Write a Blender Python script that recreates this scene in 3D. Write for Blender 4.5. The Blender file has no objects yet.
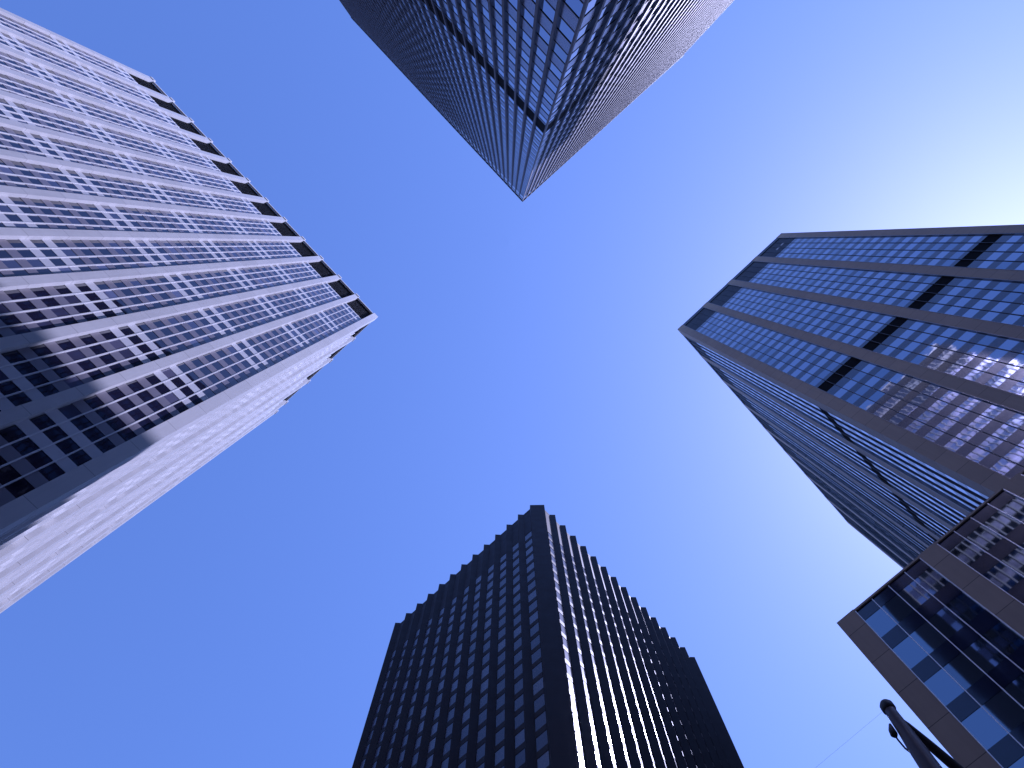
import bpy, math, random
from mathutils import Vector, Matrix, noise
random.seed(7)
scene = bpy.context.scene
col = scene.collection
R = math.radians

# ------------------------------------------------------------------ camera
cam_d = bpy.data.cameras.new('camera'); cam = bpy.data.objects.new('camera', cam_d); col.objects.link(cam)
cam_d.sensor_width = 36; cam_d.sensor_fit = 'HORIZONTAL'; cam_d.lens = 29.11
cam_d.clip_start = 0.1; cam_d.clip_end = 6000
CAM = Vector((0, 0, 1.6))
CR = Matrix(((0.681994, -0.720566, -0.125176), (-0.731349, -0.672758, -0.111914), (-0.003572, 0.167872, -0.985802)))
cam.matrix_world = Matrix.Translation(CAM) @ CR.to_4x4()
scene.camera = cam

# ------------------------------------------------------------------ sky, sun, exposure
SUN = Vector((0.56, -0.398, 1.0)).normalized()
SUN_EL = math.asin(SUN.z); SUN_AZ = math.atan2(SUN.x, SUN.y)
w = bpy.data.worlds.new('World'); scene.world = w; w.use_nodes = True
nt = w.node_tree; nt.nodes.clear()
sky = nt.nodes.new('ShaderNodeTexSky'); sky.sky_type = 'NISHITA'; sky.sun_disc = False
sky.sun_elevation = SUN_EL; sky.sun_rotation = SUN_AZ
sky.air_density = 1.3; sky.dust_density = 0.6; sky.ozone_density = 6.0; sky.altitude = 0
bg = nt.nodes.new('ShaderNodeBackground'); bg.inputs['Strength'].default_value = 0.15
wo = nt.nodes.new('ShaderNodeOutputWorld')
nt.links.new(sky.outputs[0], bg.inputs['Color']); nt.links.new(bg.outputs[0], wo.inputs['Surface'])
sl = bpy.data.lights.new('sun', 'SUN'); sl.energy = 4.9; sl.angle = R(0.5); sl.color = (1.0, 0.96, 0.93)
so = bpy.data.objects.new('sun', sl); col.objects.link(so)
so.rotation_euler = SUN.to_track_quat('Z', 'Y').to_euler(); so.location = (0, 0, 300)
vs = scene.view_settings
vs.view_transform = 'Standard'; vs.look = 'None'; vs.gamma = 1; vs.use_curve_mapping = False
vs.exposure = 0.14
# the photograph is balanced a good deal bluer than daylight
vs.use_white_balance = True; vs.white_balance_temperature = 5050; vs.white_balance_tint = 36

# ------------------------------------------------------------------ materials
def new_mat(name):
    m = bpy.data.materials.new(name); m.use_nodes = True
    return m, m.node_tree, m.node_tree.nodes['Principled BSDF']

def N(t, typ, **kw):
    n = t.nodes.new(typ)
    for k, v in kw.items(): setattr(n, k, v)
    return n

def math_n(t, op, a, b=None, c=None):
    n = N(t, 'ShaderNodeMath', operation=op)
    for i, v in enumerate((a, b, c)):
        if v is None: continue
        if isinstance(v, (int, float)): n.inputs[i].default_value = v
        else: t.links.new(v, n.inputs[i])
    return n.outputs[0]

def surf(name, base, rough=0.6, var=0.12, scale=0.35, metallic=0.0, spec=0.5, bump=0.0, bscale=0.8,
         joint=None, streak=0.0):
    """base colour broken up by world-space noise, optional panel joints every `joint` metres of height"""
    m, t, p = new_mat(name)
    geo = N(t, 'ShaderNodeNewGeometry')
    no = N(t, 'ShaderNodeTexNoise'); no.inputs['Scale'].default_value = scale; no.inputs['Detail'].default_value = 5
    t.links.new(geo.outputs['Position'], no.inputs['Vector'])
    fac = math_n(t, 'MULTIPLY_ADD', no.outputs['Fac'], 2 * var, 1 - var)
    if streak:
        mp = N(t, 'ShaderNodeMapping'); mp.inputs['Scale'].default_value = (3.2, 3.2, 0.06)
        t.links.new(geo.outputs['Position'], mp.inputs['Vector'])
        n2 = N(t, 'ShaderNodeTexNoise'); n2.inputs['Scale'].default_value = 1.0; n2.inputs['Detail'].default_value = 4
        t.links.new(mp.outputs[0], n2.inputs['Vector'])
        fac = math_n(t, 'MULTIPLY', fac, math_n(t, 'MULTIPLY_ADD', n2.outputs['Fac'], 2 * streak, 1 - streak))
    if joint:
        sep = N(t, 'ShaderNodeSeparateXYZ'); t.links.new(geo.outputs['Position'], sep.inputs[0])
        mo = math_n(t, 'FRACT', math_n(t, 'DIVIDE', sep.outputs['Z'], joint))
        ln = math_n(t, 'GREATER_THAN', mo, 1 - 0.07 / joint)
        fac = math_n(t, 'MULTIPLY', fac, math_n(t, 'MULTIPLY_ADD', ln, -0.6, 1.0))
        # each panel cast in a slightly different tone
        wn = N(t, 'ShaderNodeTexWhiteNoise', noise_dimensions='1D')
        t.links.new(math_n(t, 'FLOOR', math_n(t, 'DIVIDE', sep.outputs['Z'], joint)), wn.inputs['W'])
        fac = math_n(t, 'MULTIPLY', fac, math_n(t, 'MULTIPLY_ADD', wn.outputs['Value'], 0.1, 0.95))
    mx = N(t, 'ShaderNodeMix', data_type='RGBA', blend_type='MULTIPLY'); mx.inputs[0].default_value = 1
    mx.inputs[6].default_value = (*base, 1)
    cb = N(t, 'ShaderNodeCombineXYZ')
    for i in range(3): t.links.new(fac, cb.inputs[i])
    t.links.new(cb.outputs[0], mx.inputs[7]); t.links.new(mx.outputs[2], p.inputs['Base Color'])
    p.inputs['Metallic'].default_value = metallic; p.inputs['Specular IOR Level'].default_value = spec
    r = math_n(t, 'MULTIPLY_ADD', no.outputs['Fac'], 0.2, rough - 0.1); t.links.new(r, p.inputs['Roughness'])
    if bump:
        n3 = N(t, 'ShaderNodeTexNoise'); n3.inputs['Scale'].default_value = bscale; n3.inputs['Detail'].default_value = 1.0
        t.links.new(geo.outputs['Position'], n3.inputs['Vector'])
        b = N(t, 'ShaderNodeBump'); b.inputs['Strength'].default_value = 1; b.inputs['Distance'].default_value = bump
        t.links.new(n3.outputs['Fac'], b.inputs['Height']); t.links.new(b.outputs[0], p.inputs['Normal'])
    return m

def glass(name, base, ior=1.52, metallic=0.0, wav=0.006, wscale=0.55, rough=0.03):
    """window glass seen from the street: dark room behind, reflection rising with angle, slightly wavy"""
    m, t, p = new_mat(name)
    geo = N(t, 'ShaderNodeNewGeometry')
    n3 = N(t, 'ShaderNodeTexNoise'); n3.inputs['Scale'].default_value = wscale; n3.inputs['Detail'].default_value = 1.2
    t.links.new(geo.outputs['Position'], n3.inputs['Vector'])
    b = N(t, 'ShaderNodeBump'); b.inputs['Strength'].default_value = 1; b.inputs['Distance'].default_value = wav
    t.links.new(n3.outputs['Fac'], b.inputs['Height']); t.links.new(b.outputs[0], p.inputs['Normal'])
    p.inputs['Base Color'].default_value = (*base, 1); p.inputs['Roughness'].default_value = rough
    p.inputs['IOR'].default_value = ior; p.inputs['Metallic'].default_value = metallic
    return m

M = {}
M['white_stone'] = surf('white_stone', (0.50, 0.485, 0.48), 0.7, 0.07, 0.5, joint=7.8, streak=0.09)
M['white_metal'] = surf('white_metal', (0.66, 0.65, 0.65), 0.5, 0.05, 0.4)
M['white_panel'] = surf('white_panel', (0.54, 0.53, 0.545), 0.5, 0.07, 0.6)
M['lilac_panel'] = surf('lilac_panel', (0.185, 0.165, 0.19), 0.4, 0.12, 0.25)
M['navy_glass'] = glass('navy_glass', (0.012, 0.010, 0.026), 1.36)
M['navy_blind'] = glass('navy_blind', (0.05, 0.048, 0.09), 1.42)
M['navy_pale'] = glass('navy_pale', (0.12, 0.115, 0.18), 1.42)
M['louver'] = surf('louver', (0.014, 0.013, 0.015), 0.6, 0.1)
M['bronze'] = surf('bronze', (0.30, 0.24, 0.185), 0.55, 0.16, 0.4, spec=0.15, streak=0.10, bump=0.004, bscale=0.7, joint=3.9)
M['black_metal'] = surf('black_metal', (0.012, 0.012, 0.014), 0.45, 0.1)
M['slot_black'] = surf('slot_black', (0.004, 0.004, 0.005), 0.8, 0.1, spec=0.05)
M['bright_steel'] = surf('bright_steel', (0.72, 0.70, 0.68), 0.32, 0.1, 2.0, metallic=0.6)
M['steel_edge'] = surf('steel_edge', (0.20, 0.18, 0.17), 0.3, 0.05, metallic=0.8)
M['mirror_glass'] = glass('mirror_glass', (0.36, 0.39, 0.47), metallic=1.0, wav=0.005, wscale=0.6)
M['mirror_dull'] = glass('mirror_dull', (0.24, 0.28, 0.35), metallic=1.0, wav=0.005, wscale=0.6)
M['podium_glass'] = glass('podium_glass', (0.28, 0.33, 0.38), metallic=1.0, wav=0.0011, wscale=0.5)
M['podium_dull'] = glass('podium_dull', (0.22, 0.26, 0.30), metallic=1.0, wav=0.0011, wscale=0.5)
M['spandrel_glass'] = glass('spandrel_glass', (0.006, 0.009, 0.034), 1.65, wav=0.003, rough=0.08)
M['top_glass'] = glass('top_glass', (0.25, 0.28, 0.38), metallic=1.0, wav=0.006, wscale=0.7)
M['top_glass_dull'] = glass('top_glass_dull', (0.17, 0.19, 0.25), metallic=1.0, wav=0.006, wscale=0.7)
M['plum_panel'] = surf('plum_panel', (0.055, 0.045, 0.058), 0.5, 0.2, 0.5, spec=0.35)
M['panel_glass'] = surf('panel_glass', (0.125, 0.115, 0.165), 0.22, 0.12, 0.5, metallic=0.92, bump=0.002)
M['plum_fin'] = surf('plum_fin', (0.085, 0.066, 0.074), 0.5, 0.12, 0.4, spec=0.3, streak=0.14)
M['dark_granite'] = surf('dark_granite', (0.014, 0.008, 0.009), 0.5, 0.25, 0.5, joint=4.0, streak=0.2, spec=0.12)
M['granite_window'] = glass('granite_window', (0.026, 0.017, 0.036), 1.42, wav=0.002, rough=0.16)
M['granite_window_pale'] = glass('granite_window_pale', (0.040, 0.028, 0.052), 1.6, wav=0.002, rough=0.2)
M['roofing'] = surf('roofing', (0.16, 0.155, 0.15), 0.9, 0.15, 0.3)
M['asphalt'] = surf('asphalt', (0.05, 0.05, 0.052), 0.9, 0.25, 0.8)
M['pavement'] = surf('pavement', (0.26, 0.25, 0.24), 0.9, 0.15, 1.5)
M['paint'] = surf('paint', (0.75, 0.75, 0.72), 0.7, 0.1, 2)
M['earth'] = surf('earth', (0.11, 0.11, 0.105), 0.95, 0.2, 0.02)
M['pole_paint'] = surf('pole_paint', (0.075, 0.052, 0.062), 0.5, 0.3, 3.0, streak=0.25)
M['pole_dark'] = surf('pole_dark', (0.03, 0.025, 0.03), 0.5, 0.2, 3.0)
M['wire'] = surf('wire_rubber', (0.03, 0.03, 0.03), 0.6, 0.1)
M['lens'] = surf('lamp_lens', (0.55, 0.55, 0.52), 0.3, 0.05)

# ------------------------------------------------------------------ mesh helpers
class MB:
    def __init__(s): s.v = []; s.f = []; s.mi = []
    def hexa(s, c, mi=0):                      # 8 corners: bottom ring 0-3, top ring 4-7 (ccw from above)
        b = len(s.v); s.v += [tuple(p) for p in c]
        for q in ((3, 2, 1, 0), (4, 5, 6, 7), (0, 1, 5, 4), (1, 2, 6, 5), (2, 3, 7, 6), (3, 0, 4, 7)):
            s.f.append(tuple(b + i for i in q)); s.mi.append(mi)
    def prism(s, pts, z0, z1, mi=0):
        b = len(s.v); n = len(pts)
        s.v += [(p[0], p[1], z0) for p in pts] + [(p[0], p[1], z1) for p in pts]
        s.f.append(tuple(b + i for i in reversed(range(n)))); s.f.append(tuple(b + n + i for i in range(n)))
        for i in range(n):
            j = (i + 1) % n; s.f.append((b + i, b + j, b + n + j, b + n + i))
        s.mi += [mi] * (n + 2)
    def wbox(s, x0, x1, y0, y1, z0, z1): s.prism([(x0, y0), (x1, y0), (x1, y1), (x0, y1)], z0, z1)
    def tube(s, path, rad, seg=16, cap=True):
        P = [Vector(p) for p in path]; b = len(s.v); n = len(P)
        for i, p in enumerate(P):
            d = (P[min(i + 1, n - 1)] - P[max(i - 1, 0)]).normalized()
            a = d.cross(Vector((0.3, 0.9, 0.2))).normalized(); c = d.cross(a)
            for k in range(seg):
                t = 2 * math.pi * k / seg; s.v.append(tuple(p + (a * math.cos(t) + c * math.sin(t)) * rad[i]))
        for i in range(n - 1):
            for k in range(seg):
                k2 = (k + 1) % seg
                s.f.append((b + i * seg + k, b + i * seg + k2, b + (i + 1) * seg + k2, b + (i + 1) * seg + k)); s.mi.append(0)
        if cap:
            s.f.append(tuple(b + k for k in reversed(range(seg)))); s.f.append(tuple(b + (n - 1) * seg + k for k in range(seg))); s.mi += [0, 0]
    def build(s, name, mats, parent=None, smooth=False, kind=None):
        if not isinstance(mats, (list, tuple)): mats = [mats]
        c = Vector((0, 0, 0))
        for v in s.v: c += Vector(v)
        c /= max(1, len(s.v))
        if parent is None: c.z = min(v[2] for v in s.v)
        me = bpy.data.meshes.new(name)
        me.from_pydata([(v[0] - c.x, v[1] - c.y, v[2] - c.z) for v in s.v], [], s.f)
        for m in mats: me.materials.append(m)
        me.polygons.foreach_set('material_index', s.mi)
        if smooth: me.polygons.foreach_set('use_smooth', [True] * len(me.polygons))
        me.update()
        o = bpy.data.objects.new(name, me); col.objects.link(o)
        if parent is not None:
            o.parent = parent; o.location = c - WL.get(parent.name, Vector((0, 0, 0)))
        else: o.location = c
        WL[o.name] = c
        if kind: o['kind'] = kind
        return o

WL = {}
def thing(name, label, cat, loc, group=None):
    o = bpy.data.objects.new(name, None); col.objects.link(o); o.location = loc
    o.empty_display_size = 2; o['label'] = label; o['category'] = cat
    if group: o['group'] = group
    WL[o.name] = Vector(loc); return o

class Face:
    """a facade: u runs along it, n points out of it"""
    def __init__(s, o, e, out):
        s.o = Vector((o[0], o[1])); d = Vector((e[0], e[1])) - s.o; s.L = d.length; s.u = d.normalized()
        n = Vector((-s.u.y, s.u.x))
        if n.dot(Vector(out)) < 0: n = -n
        s.n = n; s.flip = (s.u.x * s.n.y - s.u.y * s.n.x) < 0
    def p(s, u, n): q = s.o + s.u * u + s.n * n; return (q.x, q.y)
    def box(s, mb, u0, u1, n0, n1, z0, z1, mi=0):
        pts = [s.p(u0, n0), s.p(u1, n0), s.p(u1, n1), s.p(u0, n1)]
        if s.flip: pts.reverse()
        mb.prism(pts, z0, z1, mi)
    def poly(s, mb, un, z0, z1, mi=0):
        pts = [s.p(a, b) for a, b in un]
        ar = sum(pts[i][0] * pts[(i + 1) % len(pts)][1] - pts[(i + 1) % len(pts)][0] * pts[i][1] for i in range(len(pts)))
        if ar < 0: pts.reverse()
        mb.prism(pts, z0, z1, mi)

ICR = CR.transposed()
def shown_area(c4):
    """how large a pane shows in the photograph (0 when outside the frame)"""
    P = []
    for c in c4:
        q = ICR @ (Vector(c) - CAM)
        if q.z > -1: return 0
        P.append((512 + 828 * q.x / -q.z, 384 - 828 * q.y / -q.z))
    cx = sum(p[0] for p in P) / 4; cy = sum(p[1] for p in P) / 4
    if not (0 < cx < 1024 and 0 < cy < 768): return 0
    return abs(sum(P[i][0] * P[(i + 1) % 4][1] - P[(i + 1) % 4][0] * P[i][1] for i in range(4))) / 2

class Windows:
    def __init__(s): s.P = []
    def add(s, F, u0, u1, n, z0, z1, mi, tilt=0.006, hide=1.0):
        a = random.gauss(0, tilt); b = random.gauss(0, tilt)
        def nn(u, z): return n + (u - (u0 + u1) / 2) * a + (z - (z0 + z1) / 2) * b
        c = []
        for z in (z0, z1):
            ring = [(F.p(u0, n - 0.08), z), (F.p(u1, n - 0.08), z), (F.p(u1, nn(u1, z)), z), (F.p(u0, nn(u0, z)), z)]
            if F.flip: ring.reverse()
            c += [(q[0][0], q[0][1], q[1]) for q in ring]
        g = [(*F.p(u0, n), z0), (*F.p(u1, n), z0), (*F.p(u1, n), z1), (*F.p(u0, n), z1)]
        s.P.append((shown_area(g) * hide, c, mi))
    def build(s, mats, parent, limit=100):
        s.P.sort(key=lambda r: -r[0]); rest = MB()
        for i, (ar, c, mi) in enumerate(s.P):
            if i < limit and ar > 0:
                m = MB(); m.hexa(c, 0); m.build('window', mats[mi], parent)
            else: rest.hexa(c, mi)
        if rest.v: rest.build('window', mats, parent, kind='stuff')

def pick(weights):
    r = random.random() * sum(weights)
    for i, x in enumerate(weights):
        r -= x
        if r < 0: return i
    return 0

def band(mb, faces, n0, n1, z0, z1, mi=0):
    for F, u0, u1 in faces: F.box(mb, u0, u1, n0, n1, z0, z1, mi)

def lband(mb, A, B, a1, b1, n0, n1, z0, z1):
    """one continuous band wrapping the corner where facades A and B meet"""
    co = A.o + A.n * n1 + B.n * n1; ci = A.o + A.n * n0 + B.n * n0
    pts = [A.p(a1, n1), (co.x, co.y), B.p(b1, n1), B.p(b1, n0), (ci.x, ci.y), A.p(a1, n0)]
    ar = sum(pts[i][0] * pts[(i + 1) % 6][1] - pts[(i + 1) % 6][0] * pts[i][1] for i in range(6))
    if ar < 0: pts.reverse()
    mb.prism(pts, z0, z1)

# ================================================================== setting
g = MB(); g.wbox(-2500, 2500, -2500, 2500, -1.0, -0.15); o = g.build('ground', M['earth'], kind='structure')
r = MB(); r.wbox(-600, 600, 3.2, 27.0, -0.15, -0.01); r.build('road', M['asphalt'], kind='structure')
r = MB(); r.wbox(8.0, 33.0, -600, 3.196, -0.15, -0.01); r.wbox(8.0, 33.0, 27.004, 600, -0.15, -0.01); r.build('avenue', M['asphalt'], kind='structure')
for nm, a in (('pavement', (-600, 8, -600, 3.2)), ('pavement', (-600, 8, 27, 600)), ('pavement', (33, 600, -600, 3.2)), ('pavement', (33, 600, 27, 600))):
    r = MB(); r.wbox(a[0], a[1] , a[2], a[3], -0.14, 0.0); r.v = [(x, y, z + 0.13 if z == 0 else z) for x, y, z in r.v]
    # a paved slab with its kerb edge standing 0.13 m above the carriageway
    r.build(nm, M['pavement'], kind='structure')
mk = MB()
for i in range(22):
    y = 4.0 + i * 1.04; mk.wbox(4.2 - 0.0 + 4.2, 11.2, y, y + 0.5, -0.006, -0.002)
    mk.wbox(29.5, 32.6, y, y + 0.5, -0.006, -0.002)
for i in range(-30, 31):
    if abs(i * 9 - 13) > 26: mk.wbox(20.4, 20.55, i * 9, i * 9 + 3, -0.006, -0.002)
    if abs(i * 9 - 20) > 26: mk.wbox(i * 9, i * 9 + 3, 15.0, 15.15, -0.006, -0.002)
mk.build('road_markings', M['paint'], kind='structure')

# ================================================================== white tower (left)
def white_tower():
    H = 200.0
    root = thing('office_tower', 'white stone skyscraper with many ribs and dark louvred openings just under its roof', 'skyscraper', (-45, 52, 0))
    A = Face((-8.63, 34.80), (-82.0, 34.20), (0, -1))
    B = Face((-8.63, 34.80), (-8.95, 69.6), (1, 0))
    far = Face((-82.0, 34.2), (-82.0, 69.6), (-1, 0)); D = 0.5     # depth from pier front to panels
    core = MB(); o = 0.66
    core.prism([(-82.0 + 0.1, 34.2 + o + .1), (-8.63 - o, 34.8 + o), (-8.95 - o, 69.6), (-81.9, 69.6)], 7.0, 185.0)
    core.build('wall', M['lilac_panel'], root)
    core = MB(); i = 1.0
    core.prism([(-81.9, 34.2 + i), (-8.63 - i, 34.8 + i), (-8.95 - i, 69.6), (-81.9, 69.6)], 185.0, 198.9)
    core.build('louver_wall', M['louver'], root)
    pitchA = 6.05; oA = 0.40; pw = 1.05
    nA = 12; fb, fh = 86.4, 3.978; ledgesA = []
    pitchB = 7.62; nB = 4
    # piers
    def pier(F, u0, u1, name='pier'):
        m = MB(); F.box(m, u0, u1, -0.75, 0.0, 0.15, H)
        F.box(m, u0, u1, -1.2, -0.75, 185.1, H - .003)
        F.box(m, u0 - 0.02, u1 + 0.02, 0.0, 0.14, H - 1.3, H - 0.15)
        m.build(name, M['white_stone'], root)
    def corner():
        m = MB(); a = A.p(1.0, 0); b = B.p(1.25, 0)
        m.prism([A.p(1.3, -0.75), A.p(1.3, 0), A.p(0, 0), B.p(1.3, 0), B.p(1.3, -0.75)][::-1] , 0.15, H)
        m.build('corner_pier', M['white_stone'], root)
    corner()
    for k in range(1, nA + 1): pier(A, oA + k * pitchA, oA + k * pitchA + pw)
    for k in range(1, nB + 1): pier(B, k * pitchB - 0.1, k * pitchB + 0.95)
    pier(B, B.L - 1.0, B.L)
    # bays -> cells
    cells = []
    for k in range(nA):
        a = (oA + k * pitchA + pw) if k else 1.3
        b = oA + (k + 1) * pitchA
        cells.append((A, a, b, 4))
    for k in range(nB):
        a = (k * pitchB + 0.95) if k else 1.3
        cells.append((B, a, (k + 1) * pitchB - 0.1, 5))
    cells.append((B, nB * pitchB + 0.95, B.L - 1.0, 2))
    # mullions
    for F, a, b, n in cells:
        w_ = (b - a) / n
        for i in range(1, n):
            m = MB(); u = a + i * w_; F.box(m, u - 0.055, u + 0.055, -D - 0.1, -D + (0.075 if F is A else 0.28), 8.2, 185.1)
            m.build('mullion', M['white_metal'], root)
    # spandrel bands and windows
    W = Windows()
    k0, k1 = -19, 24
    for k in range(k0, k1 + 1):
        z = fb + fh * k
        for (z0, z1, white) in ((z - fh + 2.252, z - .002, (k % 6) in (0, 1)),):
            m = MB()
            lband(m, A, B, A.L - .3, B.L - .3, -D - 0.12, -D, z0, z1)
            m.build('spandrel', M['white_panel'] if white else M['lilac_panel'], root)
        for F, a, b, n in cells:
            w_ = (b - a) / n
            for i in range(n):
                W.add(F, a + i * w_ + 0.07, a + (i + 1) * w_ - 0.07, -D - 0.03, z + 0.0, z + 2.25,
                      pick((0.80, 0.16, 0.04)), 0.003, 1.0 if F is A else 0.02)
    m = MB()
    lband(m, A, B, A.L - .3, B.L - .3, -D - 0.12, -D, fb + fh * 24 + 2.25, 185.2)
    m.build('spandrel', M['white_panel'], root)
    # cornice and louvres
    m = MB()
    lband(m, A, B, A.L - .3, B.L - .3, -0.62, -0.2, 199.1, 199.7)
    m.build('cornice', M['white_metal'], root)
    m = MB()
    for j in range(20):
        z = 185.8 + j * 0.66
        m = MB(); lband(m, A, B, A.L - .3, B.L - .3, -0.99, -0.82, z, z + 0.1); m.build('louver', M['louver'], root)
    W.build([M['navy_glass'], M['navy_blind'], M['navy_pale']], root)
    m = MB(); m.prism([(-81.9, 34.9), (-9.2, 35.45), (-9.6, 69.55), (-81.9, 69.55)], 198.9, 199.3); m.build('roof', M['louver'], root)
    m = MB(); m.prism([(-82.5, 33.6), (-8.2, 34.2), (-8.5, 70), (-82.5, 70)], 0.13, 0.6)
    m.build('plinth', M['white_stone'], root)
    m = MB(); m.prism([(-81, 36.5), (-10.6, 37), (-10.9, 69), (-81, 69)], 0.5, 7.0)
    m.build('lobby_glass', M['navy_glass'], root)
    return root

# ================================================================== fin tower (top)
def fin_tower():
    H = 200.0
    root = thing('office_tower', 'dark blue skyscraper with slender closely spaced vertical fins, pointing down from the top edge', 'skyscraper', (-33, -33, 0))
    A = Face((-4.93, -8.93), (-60.81, -8.26), (0, 1))
    B = Face((-4.93, -8.93), (-3.83, -57.81), (1, 0))
    core = MB(); o = 0.12
    core.prism([A.p(o, -o), A.p(A.L, -o), (-60.8, -57.8), B.p(B.L, -o)][::1], 6.5, H - 0.4)
    core.build('wall', M['black_metal'], root)
    pitch = 1.228; pb = 1.224
    nA = int(A.L / pitch); nB = int(B.L / pb)
    W = Windows()
    zs = [42.9 + 4.75 * k for k in range(-7, 7)] + [79.2 + 4.75 * k for k in range(0, 22)]
    for z in zs:
        m = MB()
        top = z + 4.75
        if abs(z - 71.4) < 0.01: top = 74.4
        if z > 178.9: top = 183.0
        z0, z1 = z + 2.36, top - 0.06
        m_ = MB(); lband(m_, A, B, A.L, B.L, -0.1, -0.02, z0, z1)
        m_.build('spandrel', M['panel_glass'], root)
        for zz in (z - 0.05, z + 2.26):
            m_ = MB(); lband(m_, A, B, A.L, B.L, -0.1, 0.0, zz, zz + 0.11); m_.build('transom', M['black_metal'], root)
        for i in range(nA):
            W.add(A, i * pitch + 0.05, (i + 1) * pitch - 0.05, -0.03, z + 0.06, z + 2.26, pick((0.95, 0.05)), 0.002, 0.3 + 0.7 * (i < 14))
        for i in range(nB):
            W.add(B, i * pb + 0.05, (i + 1) * pb - 0.05, -0.03, z + 0.06, z + 2.26, pick((0.95, 0.05)), 0.002, 1.0 if i < 3 else 0.1)
    for F, p, n in ((A, pitch, nA), (B, pb, nB)):
        for i in range(1, n + 1):
            m = MB(); u = i * p
            F.box(m, u - 0.095, u + 0.095, -0.1, 0.16, 5.0, H - 1.2)
            m.build('fin', M['plum_fin'], root)
    m = MB(); A.poly(m, [(-0.06, -0.1), (-0.06, 0.07), (0.07, 0.07), (0.07, -0.1)], 5, H - 1.2); m.build('corner_mullion', M['plum_fin'], root)
    m = MB()
    lband(m, A, B, A.L, B.L, -0.1, -0.03, 74.46, 79.0)
    m.build('mechanical_band', M['slot_black'], root)
    m = MB()
    lband(m, A, B, A.L, B.L, -0.1, 0.02, 183.0, 190.0); lband(m, A, B, A.L, B.L, -0.1, 0.02, 192.2, 198.9)
    m.build('parapet', M['spandrel_glass'], root)
    m = MB(); lband(m, A, B, A.L, B.L, -0.1, 0.03, 190.0, 192.2)
    m.build('parapet_rail', M['plum_fin'], root)
    m = MB(); m.prism([A.p(-.17, .17), A.p(A.L, .17), (-60.8, -57.8), B.p(B.L, .17)], H - 1.1, H); m.build('roof_edge', M['black_metal'], root)
    W.build([M['top_glass'], M['top_glass_dull']], root)
    m = MB(); m.prism([(-5.2, -9.2), (-60, -9), (-60, -57), (-5, -57)], 0.13, 6.6); m.build('lobby_glass', M['top_glass'], root)
    return root

# ================================================================== bronze tower (right) and its podium
def bronze_face_parts(root, F, bays, mod, per, z0, z1, proud=0.06, mw=0.03, mm='black_metal', me='steel_edge', mo=-0.03):
    """piers one module wide, `per` windows between them; returns window columns"""
    cols = []
    for b in range(bays + 1):
        u = b * mod * (per + 1)
        if b > 0:
            m = MB(); F.box(m, u, u + mod, -0.4, proud, z0, z1); m.build('pier', M['bronze'], root)
        if b < bays:
            for i in range(per): cols.append((u + mod * (1 + i), u + mod * (2 + i)))
            for i in range(per + 1):
                v = u + mod * (1 + i); m = MB()
                off = 0.035 if i == 0 else (-0.035 if i == per else 0)
                F.box(m, v - mw + off, v + mw + off, -0.3, (proud + 0.03 if i in (0, per) else mo), z0, z1 - 0.4)
                m.build('mullion', M[mm] if 0 < i < per else M[me], root)
    return cols

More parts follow.
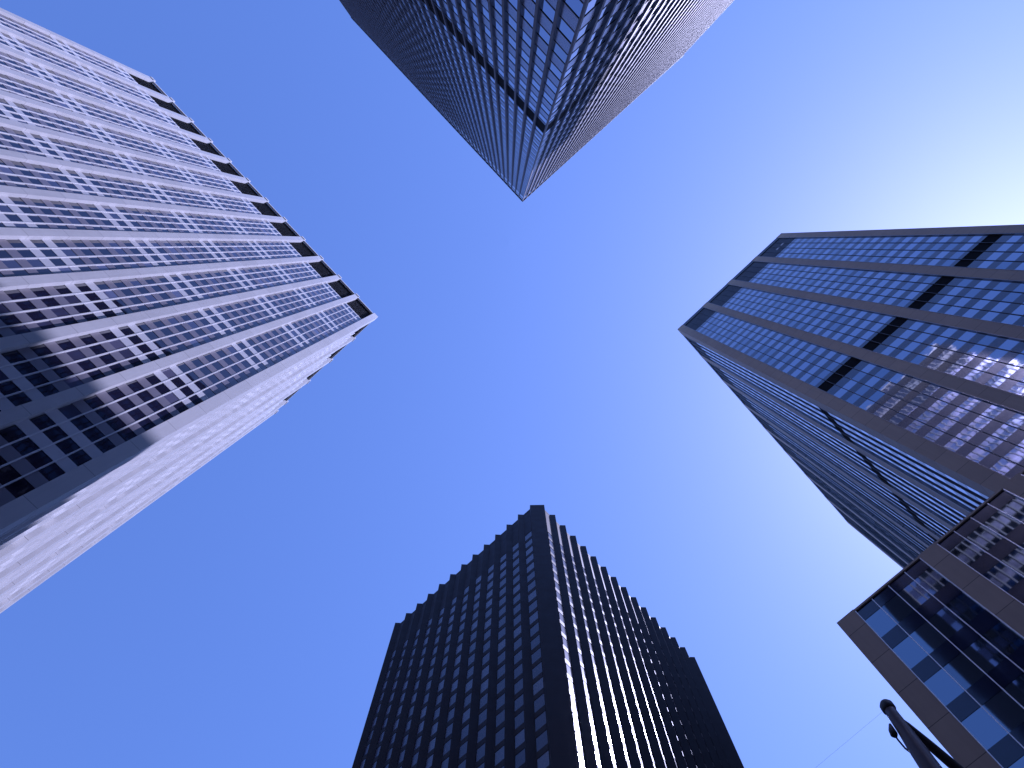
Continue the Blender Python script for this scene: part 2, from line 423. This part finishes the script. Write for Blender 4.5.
def bronze_tower():
    H = 200.0
    root = thing('office_tower', 'tall bronze and blue glass skyscraper with wide piers every four windows, behind the low wing', 'skyscraper', (75, -32, 0))
    A = Face((42.63, -15.70), (42.20, -48.55), (-1, 0)); B = Face((42.63, -15.70), (108.5, -14.95), (0, 1))
    modA = A.L / 21; modB = B.L / 41
    core = MB(); o = 0.32
    core.prism([A.p(o, -o), (108.4, -15.3), (108.4, -48.6), A.p(A.L, -o)], 0.13, H - 1.0); core.build('wall', M['spandrel_glass'], root)
    m = MB(); m.prism([A.p(modA, 0.06), A.p(-0.06, 0.06), B.p(modB, 0.06), B.p(modB, -0.3), A.p(modA, -0.3)][::-1], 0.15, H)
    m.build('corner_pier', M['bronze'], root)
    ca = bronze_face_parts(root, A, 4, modA, 4, 0.15, H); cb = bronze_face_parts(root, B, 8, modB, 4, 0.15, H, mo=0.03)
    W = Windows()
    zt = [106.6 - 3.92 * k for k in range(0, 26)] + [115.4 + 3.86 * k for k in range(0, 19)]
    # runs between piers, for the spandrel bands
    runs = [(A, modA * (5 * b + 1), modA * 5 * (b + 1)) for b in range(4)] + [(B, modB * (5 * b + 1), modB * 5 * (b + 1)) for b in range(8)]
    prev = None
    zt.sort()
    for i, t in enumerate(zt):
        nxt = zt[i + 1] - 2.1 if i + 1 < len(zt) else t + 1.9
        lo, hi = t, nxt
        if abs(t - 106.6) < .01: hi = 108.9
        m = MB()
        lband(m, A, B, A.L - .1, B.L - .1, -0.3, -0.10, lo + .01, hi - .01)
        if abs(t - 106.6) < .01:
            m2 = MB(); lband(m2, A, B, A.L - .1, B.L - .1, -0.3, -0.10, 112.2, 113.28); m2.build('spandrel', M['spandrel_glass'], root)
        m.build('spandrel', M['spandrel_glass'], root)
        row = random.random()
        for F, cs in ((A, ca), (B, cb)):
            for j, (a, b) in enumerate(cs):
                W.add(F, a + 0.02, b - 0.02, -0.11, t - 2.1, t, pick((0.9, 0.1) if noise.noise(Vector((a / 5, t / 9, F.n.x))) < 0.12 else (0.35, 0.65)), 0.002, 1.0 if F is A else 0.1)
    m = MB()
    lband(m, A, B, A.L - .1, B.L - .1, -0.3, -0.14, 108.9, 112.2)
    m.build('mechanical_slot', M['slot_black'], root)
    m = MB()
    lband(m, A, B, A.L - .1, B.L - .1, -0.3, -0.11, 187.0, 197.6)
    m.build('mechanical_screen', M['louver'], root)
    m = MB()
    lband(m, A, B, A.L - .1, B.L - .1, -0.3, 0.03, 197.6, 199.9)
    m.build('parapet', M['black_metal'], root)
    m = MB()
    for (j, z) in ((17.6, 193.0), (18.5, 193.2)):
        u = j * modA; A.box(m, u, u + 0.8, -0.16, -0.1, z - 2.2, z - 1.4)
    m.build('vent_grille', M['white_panel'], root)
    W.build([M['mirror_glass'], M['mirror_dull']], root)
    m = MB(); m.prism([A.p(.35, -.35), (108.3, -15.4), (108.3, -48.5), A.p(A.L, -.35)], H - 1.0, H - 0.6); m.build('roof', M['roofing'], root)
    return root

def podium():
    root = thing('podium_building', 'low bronze and glass wing beside the street lamp, below the tall bronze tower', 'building', (50, -20, 0))
    X = 38.0; H = 60.75
    A = Face((X, 1.17), (X, -60.0), (-1, 0)); B = Face((X, 1.17), (106, 1.17), (0, 1))
    mod = 1.565
    core = MB(); core.prism([(X + .4, .84), (X + .4, -60), (42.0, -60), (42.0, -15.3), (106, -14.6), (106, .84)][::1], 0.13, H - 0.5)
    core.build('wall', M['spandrel_glass'], root)
    m = MB(); m.prism([A.p(mod, 0.06), A.p(-0.06, 0.06), B.p(mod, 0.06), B.p(mod, -0.3), A.p(mod, -0.3)][::-1], 0.15, H); m.build('corner_pier', M['bronze'], root)
    kw = dict(mm='bright_steel', me='bright_steel', mo=0.0)
    ca = bronze_face_parts(root, A, 7, mod, 4, 0.15, H, **kw); cb = bronze_face_parts(root, B, 8, mod, 4, 0.15, H, **kw)
    runs = [(A, mod * (5 * b + 1), mod * 5 * (b + 1)) for b in range(7)] + [(B, mod * (5 * b + 1), mod * 5 * (b + 1)) for b in range(8)]
    W = Windows()
    for k in range(0, 12):
        t = 59.0 - 4.4 * k
        m = MB()
        lband(m, A, B, 36 * mod, 41 * mod, -0.3, -0.10, t + .01, (t + 1.69 if k else H - 0.25))
        m.build('spandrel', M['spandrel_glass'], root)
        for F, cs in ((A, ca), (B, cb)):
            for a, b in cs: W.add(F, a + .03, b - .03, -0.12, t - 2.7, t, pick((0.75, 0.25)), 0.002, 1.0 if F is A else 0.05)
    W.build([M['podium_glass'], M['podium_dull']], root)
    m = MB(); lband(m, A, B, 36 * mod, 41 * mod, -0.3, 0.02, H - .25, H - .01); m.build('parapet', M['bronze'], root)
    m = MB(); m.prism([(X + .45, .8), (X + .45, -59.9), (42.0, -59.9), (42.0, -15.3), (105.9, -14.6), (105.9, .8)], H - .5, H - .3); m.build('roof', M['roofing'], root)
    return root

# ================================================================== dark granite tower (bottom)
def granite_tower():
    H = 172.0
    root = thing('office_tower', 'nearly black skyscraper with pointed vertical piers and a saw toothed roof outline', 'skyscraper', (70, 55, 0))
    A = Face((43.3, 31.13), (43.0, 75.3), (-1, 0)); B = Face((42.5, 32.05), (94.6, 31.6), (0, -1))
    d = 0.85; W = Windows(); HH = 0.84
    C1 = (43.49, 34.45); C0 = (45.53, 32.2)
    core = MB(); core.prism([(45.53 + 1.2, 33.2), (94.3, 32.6), (94.3, 75.0), (44.3, 75.0), (44.4, 35.6)], 0.13, H - 1.2); core.build('wall', M['dark_granite'], root)
    pa, pb = 3.32, 3.235
    # corner chamfer column
    m = MB(); m.prism([(43.49, 34.45), (45.53, 32.2), (46.6, 33.2), (46.6, 35.4), (44.5, 35.5)], 0.15, H); m.build('corner_pier', M['dark_granite'], root)
    uA0 = 34.45 - 31.13; uB0 = 45.53 - 42.5
    def gband(m, n0, n1, z0, z1):
        pts = [A.p(A.L - .1, n1), A.p(uA0 + .7, n1), B.p(uB0 + .8, n1), B.p(B.L - .1, n1), B.p(B.L - .1, n0), B.p(uB0 + 1.0, n0), A.p(uA0 + 1.0, n0), A.p(A.L - .1, n0)]
        ar = sum(pts[i][0] * pts[(i + 1) % 8][1] - pts[(i + 1) % 8][0] * pts[i][1] for i in range(8))
        if ar < 0: pts.reverse()
        m.prism(pts, z0, z1)
    floors = [158.6 - 4.0 * k for k in range(0, 38)]
    runs = []
    for k in range(1, 13):
        u = uA0 + k * pa; m = MB(); A.poly(m, [(u - HH, -d), (u, 0), (u + HH, -d), (u + HH, -d - .4), (u - HH, -d - .4)], 0.15, H)
        m.build('pier', M['dark_granite'], root)
        a = u - pa + HH; runs.append((A, a + (-0.15 if k == 1 else 0), u - HH))
    for k in range(1, 16):
        u = uB0 + k * pb; m = MB(); B.poly(m, [(u - HH, -d), (u, 0), (u + HH, -d), (u + HH, -d - .4), (u - HH, -d - .4)], 0.15, H)
        m.build('pier', M['dark_granite'], root)
        a = u - pb + HH; runs.append((B, a + (0.25 if k == 1 else 0), u - HH))
    for i, t in enumerate(floors):
        m = MB(); hi = floors[i - 1] - 2.73 if i else H - 0.9
        gband(m, -d - .4, -d - 0.01, t + .01, hi - .01)
        m.build('spandrel', M['dark_granite'], root)
        for F, a, b in runs:
            W.add(F, a + .03, b - .03, -d - 0.05, t - 2.72, t, pick((0.75, 0.25)), 0.003, 1.0 if F is A else 0.4)
    m = MB()
    gband(m, -d - .4, -d + .01, H - .9, H - .02)
    m.build('parapet', M['dark_granite'], root)
    W.build([M['granite_window'], M['granite_window_pale']], root)
    m = MB(); m.prism([(46.8, 33.4), (94.2, 32.8), (94.2, 74.9), (44.5, 74.9), (44.5, 35.8)], H - 1.2, H - .9); m.build('roof', M['roofing'], root)
    return root

white_tower(); fin_tower(); bronze_tower(); podium(); granite_tower()

# ================================================================== unseen blocks added to cut off low sky and deepen facade shade
def sky_cutoff_block(x0, x1, y0, y1, h, wall, label):
    root = thing('added_sky_blocker', label, 'building', ((x0 + x1) / 2, (y0 + y1) / 2, 0), 'unseen blocks added to cut off low sky')
    m = MB(); m.wbox(x0 + .3, x1 - .3, y0 + .3, y1 - .3, 0.13, h - 1); m.build('window', M['navy_glass'], root)
    for i in range(int(h / 4)):
        z = 4.0 * i + 4.2; m = MB(); m.wbox(x0 + .1, x1 - .1, y0 + .1, y1 - .1, z, z + 1.6); m.build('spandrel', wall, root)
    m = MB(); m.wbox(x0, x1, y0, y1, h - 1.2, h); m.build('roof', wall, root)
    m = MB(); n = int((x1 - x0) / 4)
    for fx, fy in ((x0, y0), (x1 - 1.2, y0), (x0, y1 - 1.2), (x1 - 1.2, y1 - 1.2)):
        m = MB(); m.wbox(fx, fx + 1.2, fy, fy + 1.2, 0.13, h - 1.2); m.build('corner_pier', wall, root)
    for i in range(1, n):
        for yy in (y0, y1 - .5):
            m = MB(); m.wbox(x0 + 4 * i, x0 + 4 * i + .7, yy, yy + .5, 0.13, h - 1.2); m.build('pier', wall, root)
for a in ((-70, -8, 100, 160, 95, M['bronze'], 'brown office block behind the white stone skyscraper, added unseen to block low sky'),
          (140, 220, -60, 0, 110, M['lilac_panel'], 'grey office block behind the low bronze wing, added unseen to block low sky'),
          (120, 200, 32, 90, 100, M['bronze'], 'brown office block behind the nearly black skyscraper, added unseen to block low sky'),
          (-200, -100, -70, -8, 90, M['bronze'], 'brown office block beyond the finned blue skyscraper, added unseen to block low sky'),
          (-200, -100, 34, 90, 90, M['plum_panel'], 'plum office block along the street beyond the white skyscraper, added unseen to block low sky'),
          (-60, -8, -170, -80, 100, M['roofing'], 'grey office block up the avenue beyond the finned skyscraper, added unseen to block low sky'),
          (38, 100, -170, -80, 120, M['plum_panel'], 'plum office block up the avenue beyond the bronze skyscraper, added unseen to block low sky'),
          (45, 110, 100, 170, 90, M['roofing'], 'grey office block down the avenue beyond the black skyscraper, added unseen to block low sky'),
          (-25, 60, 200, 280, 120, M['bronze'], 'brown office block closing the lower end of the avenue, added unseen to block low sky'),
          (240, 300, -20, 40, 120, M['roofing'], 'grey office block closing the right end of the street, added unseen to block low sky'),
          (-300, -240, -20, 40, 110, M['bronze'], 'brown office block closing the left end of the street, added unseen to block low sky'),
          (-10, 50, -260, -220, 120, M['bronze'], 'brown office block closing the upper end of the avenue, added unseen to block low sky')):
    sky_cutoff_block(*a)

# ================================================================== street lamp and wire
def street_lamp():
    bx, by = 5.60, 0.44
    root = thing('street_lamp', 'dark street lamp post with rounded cap and side arm beside the low bronze wing', 'street lamp', (bx, by, 0.0))
    m = MB()
    path = [(bx, by, 0), (bx, by, .5), (bx, by, .56), (bx, by, 3), (5.605, .435, 6), (5.64, .41, 7.3), (5.68, .383, 8.0), (5.70, .37, 8.3), (5.72, .358, 8.55), (5.735, .349, 8.8), (5.742, .345, 8.93)]
    m.tube(path, [.19, .19, .13, .12, .11, .095, .082, .074, .063, .055, .053], 20); m.build('pole', M['pole_paint'], root, smooth=True)
    m = MB(); m.tube([(5.741, .345, 8.90), (5.743, .344, 8.93), (5.745, .342, 9.0), (5.747, .341, 9.04), (5.747, .341, 9.06)], [.054, .066, .066, .048, .015], 20); m.build('cap', M['pole_dark'], root, smooth=True)
    m = MB(); m.tube([(5.725, .35, 8.80), (5.80, .315, 8.69), (5.94, .275, 8.50), (6.1, .235, 8.32), (6.5, .14, 7.98), (7.2, .0, 7.7), (8.2, -.15, 7.55)], [.03, .034, .042, .046, .05, .05, .045], 16)
    m.build('arm', M['pole_dark'], root, smooth=True)
    m = MB(); m.tube([(8.1, -.13, 7.56), (8.3, -.16, 7.54), (8.75, -.23, 7.50), (8.95, -.26, 7.5)], [.05, .14, .16, .06], 16); m.build('lamp_head', M['pole_dark'], root, smooth=True)
    m = MB(); m.tube([(8.55, -.2, 7.41), (8.55, -.2, 7.34), (8.55, -.2, 7.30)], [.14, .12, .05], 16); m.build('lens', M['lens'], root, smooth=True)
    # small insulator held off the post by a bent rod
    m = MB(); m.tube([(5.70, .425, 8.72), (5.695, .445, 8.64), (5.693, .452, 8.58), (5.693, .452, 8.55)], [.012, .030, .034, .02], 12); m.build('insulator', M['pole_dark'], root, smooth=True)
    m = MB(); m.tube([(5.693, .452, 8.57), (5.70, .455, 8.50), (5.705, .452, 8.38), (5.695, .42, 8.22), (5.68, .39, 8.05)], [.009] * 5, 8); m.build('rod', M['pole_dark'], root, smooth=True)
street_lamp()
m = MB(); m.tube([(5.745, .36 + i * (32.0) / 24, 8.97 - 0.9 * (1 - ((i - 12) / 12) ** 2) * 0.25) for i in range(25)], [.0007] * 25, 6)
o = m.build('wire', M['wire']); o['label'] = 'thin dark overhead wire running down and left from the cap of the street lamp'; o['category'] = 'wire'
